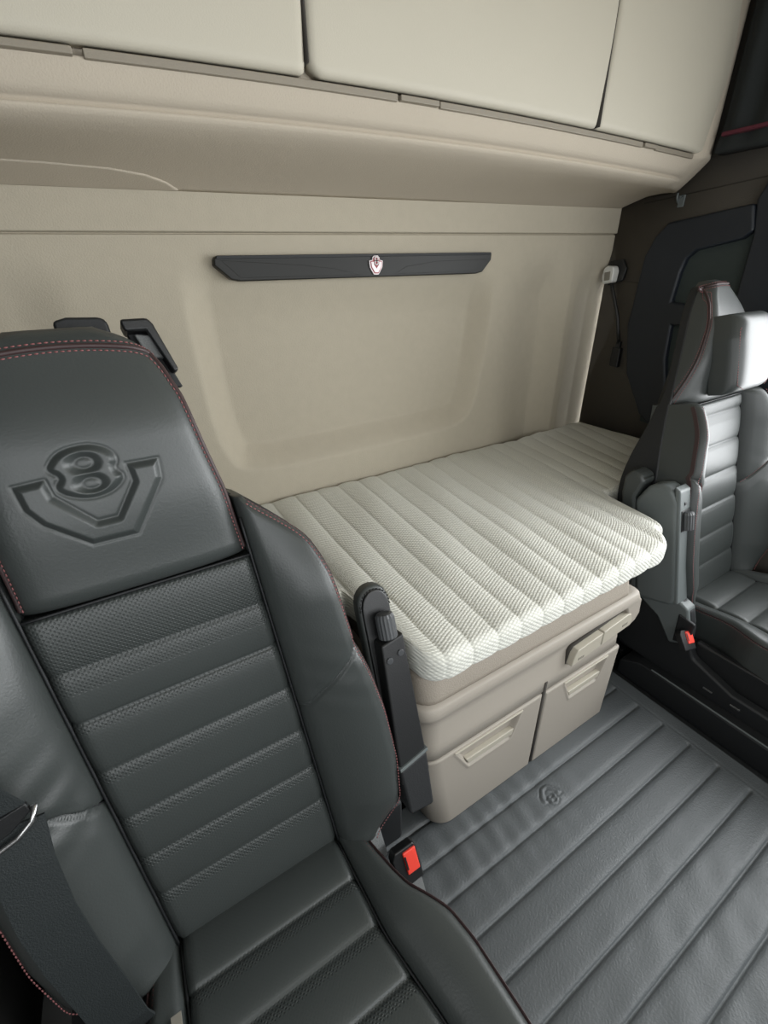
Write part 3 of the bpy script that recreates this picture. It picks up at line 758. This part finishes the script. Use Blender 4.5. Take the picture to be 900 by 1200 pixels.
    ow = smooth_interp([-.02, .02, .06, .10, .135, .165, .20, .25, .35, .50], [.182, .186, .192, .199, .208, .226, .244, .252, .255, .250])
    for s_ in (1, -1):
        def cf_(a, b, s_=s_):
            q = np.abs(a); i_ = cw(b); w = ow(b); t = np.clip((q - i_) / (w - i_), 0, 1)
            return .004 + .030 * np.sin(np.pi * t ** .8 * .62) * sstep(b, -.05, .2) - .006 * np.exp(-((q - i_) / .005) ** 2) 
        L_ = cw if s_ > 0 else (lambda b: -ow(b)); R_ = ow if s_ > 0 else (lambda b: -cw(b))
        o = pad('cushion_bolster', -.02, FB, L_, R_, cf_, .018, .10, 26, 90, M['leather'], root, S, ea=.18, eb=.03)
        bl = np.linspace(.0, .49, 50); w = ow(bl)
        for off, cc in ((.009, -.0025), (.0015, -.0115)):
            stitches('stitching', S(s_ * (w - off), bl, cf_(s_ * w, bl) + cc), M['thread'], o)
        ribbon('seam_band', S(s_ * (w - .0025), bl, cf_(s_ * w, bl) - .0095), (s_ * .55, 0, .8), .010, .001, M['trimleather'], o)
        tube('joint', [P1(S, s_ * float(cw(b)), float(b), -.001) for b in np.linspace(0, .49, 20)], .0019, M['blackmatt'], root, 6)
    # base: valance, suspension box, plinth
    prism_fr('cushion_pan', [(-.215, -.03), (.215, -.03), (.235, .25), (.235, .48), (-.235, .48), (-.235, .25)], -.125, -.085, S, M['blackmatt'], root, bevel=.01)
    return B, S, P1

def buckle(root, loc, rot, strap_m, strap=True):
    b = empty('belt_buckle', loc, rot=rot); b.parent = root
    prism('buckle_housing', [(-.040, 0), (.024, 0), (.025, .075), (.018, .086), (-.034, .086), (-.044, .070)], -.013, .013, 'y', M['black'], b, bevel=.004)
    prism('release_button', [(-.016, .026), (.019, .026), (.020, .078), (-.016, .078)], -.0175, -.008, 'y', M['red'], b, bevel=.003)
    prism('button_slot', [(-.015, .038), (-.010, .038), (-.010, .070), (-.015, .070)], -.0182, -.016, 'y', M['black'], b, bevel=.001)
    if strap: ribbon('buckle_strap', [(0, 0, .01), (0, .002, -.04), (0, .006, -.10)], (1, 0, 0), .040, .004, strap_m, b)
    return b

# ---- left seat
LS = empty('driver_seat', (.0, .484, .327), (1.1, 1.1, 1.1))
LS.name = 'truck_seat'
tag(LS, 'dark leather truck seat with an embossed emblem on its headrest, nearest the camera', 'seat')
B, S, P1 = build_seat(LS, [.108, .185, .264, .350, .433, .509], -.05, False, +1)

def armrest(root, B, s, b0, b1, a0, a1, c0, c1, face):
    """armrest folded up along the backrest: padded rear strip, hard body, ribbed knob"""
    ar = empty('armrest'); ar.parent = root
    am = (a0 + a1) / 2; w = abs(a1 - a0)
    def F(u, b, c): return B(am + u, b, c)
    # side outline in (c, b): extruded in a
    def slab(name, poly, u0, u1, m, bev, seg=3, par=ar):
        n = len(poly); V = [F(u0, b, c).tolist() for c, b in poly] + [F(u1, b, c).tolist() for c, b in poly]
        Fc = [tuple(range(n)), tuple(range(n, 2 * n))] + [(k, (k + 1) % n, n + (k + 1) % n, n + k) for k in range(n)]
        return link(name, mesh_raw(V, Fc), m, par, True, bev, seg)
    return ar, slab, F, am, w

# armrest of the left seat (inboard side): back pad with rounded top, narrow body, knob, two screws
B0 = B
def B(a, b, c):
    b = np.asarray(b, float) - .015
    return B0(a - (.46 - b) * .10, b, c + .02 + (.46 - b) * .17)
ar, slab, F, am, w = armrest(LS, B, 1, .02, .46, .300, .360, -.08, 0, 'front')
n_ = 12
outl = [(-.033, .12), (.033, .12)] + [(.033 * math.cos(t_), .430 + .040 * math.sin(t_) ** .8 if math.sin(t_) > 0 else .43) for t_ in np.linspace(0, math.pi, n_)]
poly = [(am + x, y) for x, y in outl]
prism_fr('pad', poly, -.075, -.048, B, M['leather'], ar, bevel=.008, seg=3)
inl = [(am + x * .84, y - .006) for x, y in outl]
prism_fr('back_plate', inl, -.050, -.042, B, M['black'], ar, bevel=.003)
stl = [(am + .030 * math.cos(t_), .428 + .036 * max(0, math.sin(t_)) ** .8) for t_ in np.linspace(0, math.pi, 20)]
stitches('pad_stitching', B(np.array([p[0] for p in stl]), np.array([p[1] for p in stl]), np.full(20, -.0465)), M['black'], ar, pitch=.006, w=.0014)
bod = [(am - .030, .12), (am + .030, .12), (am + .029, .385), (am - .018, .378)]
bo = prism_fr('body', bod, -.048, -.012, B, M['black'], ar, bevel=.004)
prism_fr('boot', [(am - .026, .062), (am + .026, .055), (am + .031, .16), (am - .030, .150)], -.050, -.0105, B, M['blackmatt'], ar, bevel=.006)
prism_fr('boot_edge', [(am - .030, .149), (am + .032, .160), (am + .032, .166), (am - .030, .155)], -.050, -.0085, B, M['grey'], ar, bevel=.001)
for dx, db in ((-.008, .348), (.016, .354)):
    p = B(am + dx, db, -.013); nrm = B(0, 0, 1) - B(0, 0, 0)
    knurled('screw', tuple(p), tuple(nrm), .0065, .0035, M['knob'], ar, 10)
ax = B(0, 1, 0) - B(0, 0, 0)
knurled('adjusting_knob', tuple(B(am + .004, .380, -.024)), tuple(ax), .0175, .048, M['knob'], ar, 16)

B = B0
# buckle of the left seat
bk1 = buckle(LS, (.2545, -.085, -.115), (R(-30), R(0), R(0)), M['webgrey'])
bk1.scale = (.80, .85, .84)
ribbon('belt_strap', [(.200, -.012, .10), (.203, -.013, .05), (.207, -.013, -.02), (.214, -.03, -.10)], (1, .1, 0), .030, .003, M['webgrey'], LS)
box('buckle_mount', (.20, .02, -.20), (.30, .14, -.06), M['blackmatt'], LS, bevel=.01)

# lap belt over the outboard side of the left seat
tg = B(np.array([-.262, -.190]), np.array([.325, .383]), np.array([.085, .090]))
def bp(a, b, c): return tuple(B(a, b, c).tolist())
ribbon('lap_belt', [bp(-.198, .400, .088), bp(-.206, .345, .094), bp(-.210, .27, .098), bp(-.209, .20, .098), bp(-.205, .11, .094), bp(-.205, .04, .088), bp(-.207, -.03, .06)], tuple(B(1, .0, .0) - B(0, 0, 0)), .056, .003, M['web'], LS)
ribbon('shoulder_belt', [bp(-.205, .405, .090), bp(-.226, .45, .088), bp(-.27, .54, .06), bp(-.32, .66, -.02)], tuple(B(1, .5, .1) - B(0, 0, 0)), .062, .003, M['web'], LS)
tube('belt_tongue', [bp(-.255, .372, .096), bp(-.225, .380, .098), bp(-.195, .390, .099), bp(-.178, .402, .098), bp(-.172, .418, .096)], .0032, M['metal'], LS, 8)
prism_fr('tongue_plate', [(-.26, .378), (-.200, .396), (-.176, .412), (-.178, .424), (-.206, .418), (-.262, .398)], .089, .095, B, M['black'], LS, bevel=.002)
prism_fr('belt_label', [(-.160, .088), (-.146, .088), (-.146, .112), (-.160, .112)], .022, .0232, S, M['label'], LS, bevel=.0005)
# base of the left seat
box('suspension_box', (-.20, -.42, -.29), (.19, .10, -.12), M['blackmatt'], LS, bevel=.02)
box('plinth', (-.21, -.46, -.293), (.20, .14, -.24), M['blackmatt'], LS, bevel=.01)

# ---- right seat
RS = empty('truck_seat', (1.725, .525, .302), (1.08, 1.2, 1.157))
tag(RS, 'leather truck seat with separate raised headrest cushion, at the right beyond the bunk base', 'seat')
B2, S2, _ = build_seat(RS, [.089, .180, .273, .366, .458, .550], 0.0, True, -1)
RS.name = 'truck_seat'

# armrest of the right seat (inboard side = -a)
am = -.288
def F2(u, b, c): return B2(am + u, b, c)
ar = empty('armrest'); ar.parent = RS
def slab2(name, poly, u0, u1, m, bev, seg=3):
    n = len(poly); V = [F2(u0, b, c).tolist() for c, b in poly] + [F2(u1, b, c).tolist() for c, b in poly]
    Fc = [tuple(range(n)), tuple(range(n, 2 * n))] + [(k, (k + 1) % n, n + (k + 1) % n, n + k) for k in range(n)]
    return link(name, mesh_raw(V, Fc), m, ar, True, bev, seg)
slab2('body', [(-.07, .045), (.035, .050), (.045, .07), (.045, .36), (.030, .395), (.010, .405), (-.03, .40), (-.07, .35)], -.030, .034, M['grey'], .014)
slab2('pad', [(-.105, .01), (-.066, .01), (-.066, .36), (-.040, .405), (-.045, .425), (-.072, .44), (-.095, .42), (-.105, .37)], -.034, .030, M['leather'], .012)
slab2('face_plate', [(.036, .06), (.0485, .06), (.0485, .39), (.034, .402)], -.026, .030, M['grey'], .005)
slab2('knob_recess', [(.046, .275), (.0500, .275), (.0500, .335), (.046, .335)], -.018, .026, M['black'], .001)
slab2('button', [(.047, .348), (.0505, .348), (.0505, .356), (.047, .356)], -.004, .004, M['black'], .001)
knurled('adjusting_knob', tuple(B2(am + .006, .278, .050)), tuple(B2(0, 1, 0)), .018, .052, M['knob'], ar, 16)

# base of the right seat: outlines in (y, z) of the room, turned into the seat's own space
def inv(x, y, z): return ((x - 1.725) / 1.08, (y - .525) / 1.2, (z - .302) / 1.157)
def sideprism(name, poly, x0, x1, m, par=RS, bevel=.006):
    V = [inv(x0, y, z) for y, z in poly] + [inv(x1, y, z) for y, z in poly]; n = len(poly)
    Fc = [tuple(range(n)), tuple(range(n, 2 * n))] + [(k, (k + 1) % n, n + (k + 1) % n, n + k) for k in range(n)]
    return link(name, mesh_raw(V, Fc), m, par, True, bevel, 3)
sideprism('side_shield', [(.68, .10), (.70, .30), (.64, .365), (.50, .392), (.455, .365), (.432, .30), (.425, .245), (.40, .20), (.27, .155), (-.15, .150), (-.15, .085), (.60, .085)], 1.415, 1.450, M['blackmatt'], bevel=.008)
sideprism('shield_lit_contour', [(.66, .350), (.60, .375), (.51, .393), (.460, .372), (.440, .315), (.432, .245), (.480, .215), (.540, .29)], 1.405, 1.455, M['grey'], bevel=.007)  # upper contour of the dark shield, its lit grey put into the colour
sideprism('side_panel', [(.42, .245), (.42, .150), (-.15, .148), (-.15, .235), (.25, .245)], 1.448, 1.475, M['black'], bevel=.006)
sideprism('suspension_box', [(.66, .05), (.66, .20), (-.12, .20), (-.12, .05)], 1.45, 1.99, M['blackmatt'], bevel=.01)
pl = sideprism('plinth', [(.60, -.010), (.60, .052), (.53, .090), (-.18, .090), (-.18, -.010)], 1.372, 1.995, M['blackmatt'], bevel=.006)
sideprism('rail_edge', [(.49, .0905), (.49, .094), (-.18, .094), (-.18, .0905)], 1.374, 1.380, M['grey'], par=pl, bevel=.001)
for yb in (.345, .265, .125):
    sideprism('rail_slot_glint', [(yb, .118), (yb - .028, .118), (yb - .028, .124), (yb, .124)], 1.4135, 1.4155, M['metal'], par=pl, bevel=.0005)  # bright metal strip put in for the glint at each slot
b2 = buckle(RS, inv(1.390, .410, .250), (R(-38), R(6), R(-10)), M['web'], False)
b2.scale = (.72, .66, .66)
sideprism('buckle_pocket', [(.478, .345), (.425, .335), (.425, .252), (.470, .235)], 1.400, 1.412, M['blackmatt'], bevel=.004)
# grey belt strap behind the far bolster, its colour standing in for glints
ribbon('belt_strap', [inv(1.93, .62, .52), inv(1.95, .56, .40), inv(1.96, .50, .28)], (1, .3, 0), .035, .003, M['webgrey'], RS)
bpy.data.objects['truck_seat'].name = 'truck_seat'

# floor channel between bunk base and right seat
fr1 = empty('floor_duct', (1.45, .62, 0)); tag(fr1, 'low black ribbed floor duct between the bunk base and the right seat', 'floor duct')
prism('duct_body', [(-.085, -.012), (.18, -.012), (.18, .012), (-.085, .010)], .005, .35, 'y', M['black'], fr1, bevel=.004)
for k in range(3):
    box('duct_rib', (-.07 + k * .07, .01, .008), (-.045 + k * .07, .34, .024), M['black'], fr1, bevel=.004)

# ------------------------------------------------------------------ light: overcast daylight through windscreen and door windows
w = bpy.data.worlds.new('world'); SC.world = w; w.use_nodes = True
bg = w.node_tree.nodes['Background']; bg.inputs['Color'].default_value = (.96, .985, 1.0, 1)
wt = w.node_tree; wc = wt.nodes.new('ShaderNodeTexCoord'); wd = wt.nodes.new('ShaderNodeVectorMath'); wd.operation = 'DOT_PRODUCT'
wd.inputs[1].default_value = (.90, -.33, .28)
wr = wt.nodes.new('ShaderNodeMapRange'); wr.interpolation_type = 'SMOOTHSTEP'
wr.inputs['From Min'].default_value = .55; wr.inputs['From Max'].default_value = .97; wr.inputs['To Min'].default_value = 4.9; wr.inputs['To Max'].default_value = 12.0
wt.links.new(wc.outputs['Generated'], wd.inputs[0]); wt.links.new(wd.outputs['Value'], wr.inputs['Value']); wt.links.new(wr.outputs['Result'], bg.inputs['Strength'])
def portal(loc, rot, sx, sy):
    l = bpy.data.lights.new('window_portal', 'AREA'); l.shape = 'RECTANGLE'; l.size = sx; l.size_y = sy; l.cycles.is_portal = True
    o = bpy.data.objects.new('window_portal', l); COL.objects.link(o); o.location = loc; o.rotation_euler = rot
portal(((XL + XR) / 2, YF - .02, 1.40), (R(90), 0, 0), XR - XL - .20, .90)
portal((XR + .02, -.225, 1.18), (R(90), 0, R(90)), 1.65, 1.04)
portal((XL - .02, -.42, 1.29), (R(90), 0, R(-90)), 1.16, .82)

vs = SC.view_settings; vs.view_transform = 'Standard'; vs.look = 'None'; vs.gamma = 1; vs.use_curve_mapping = False; vs.exposure = -0.28
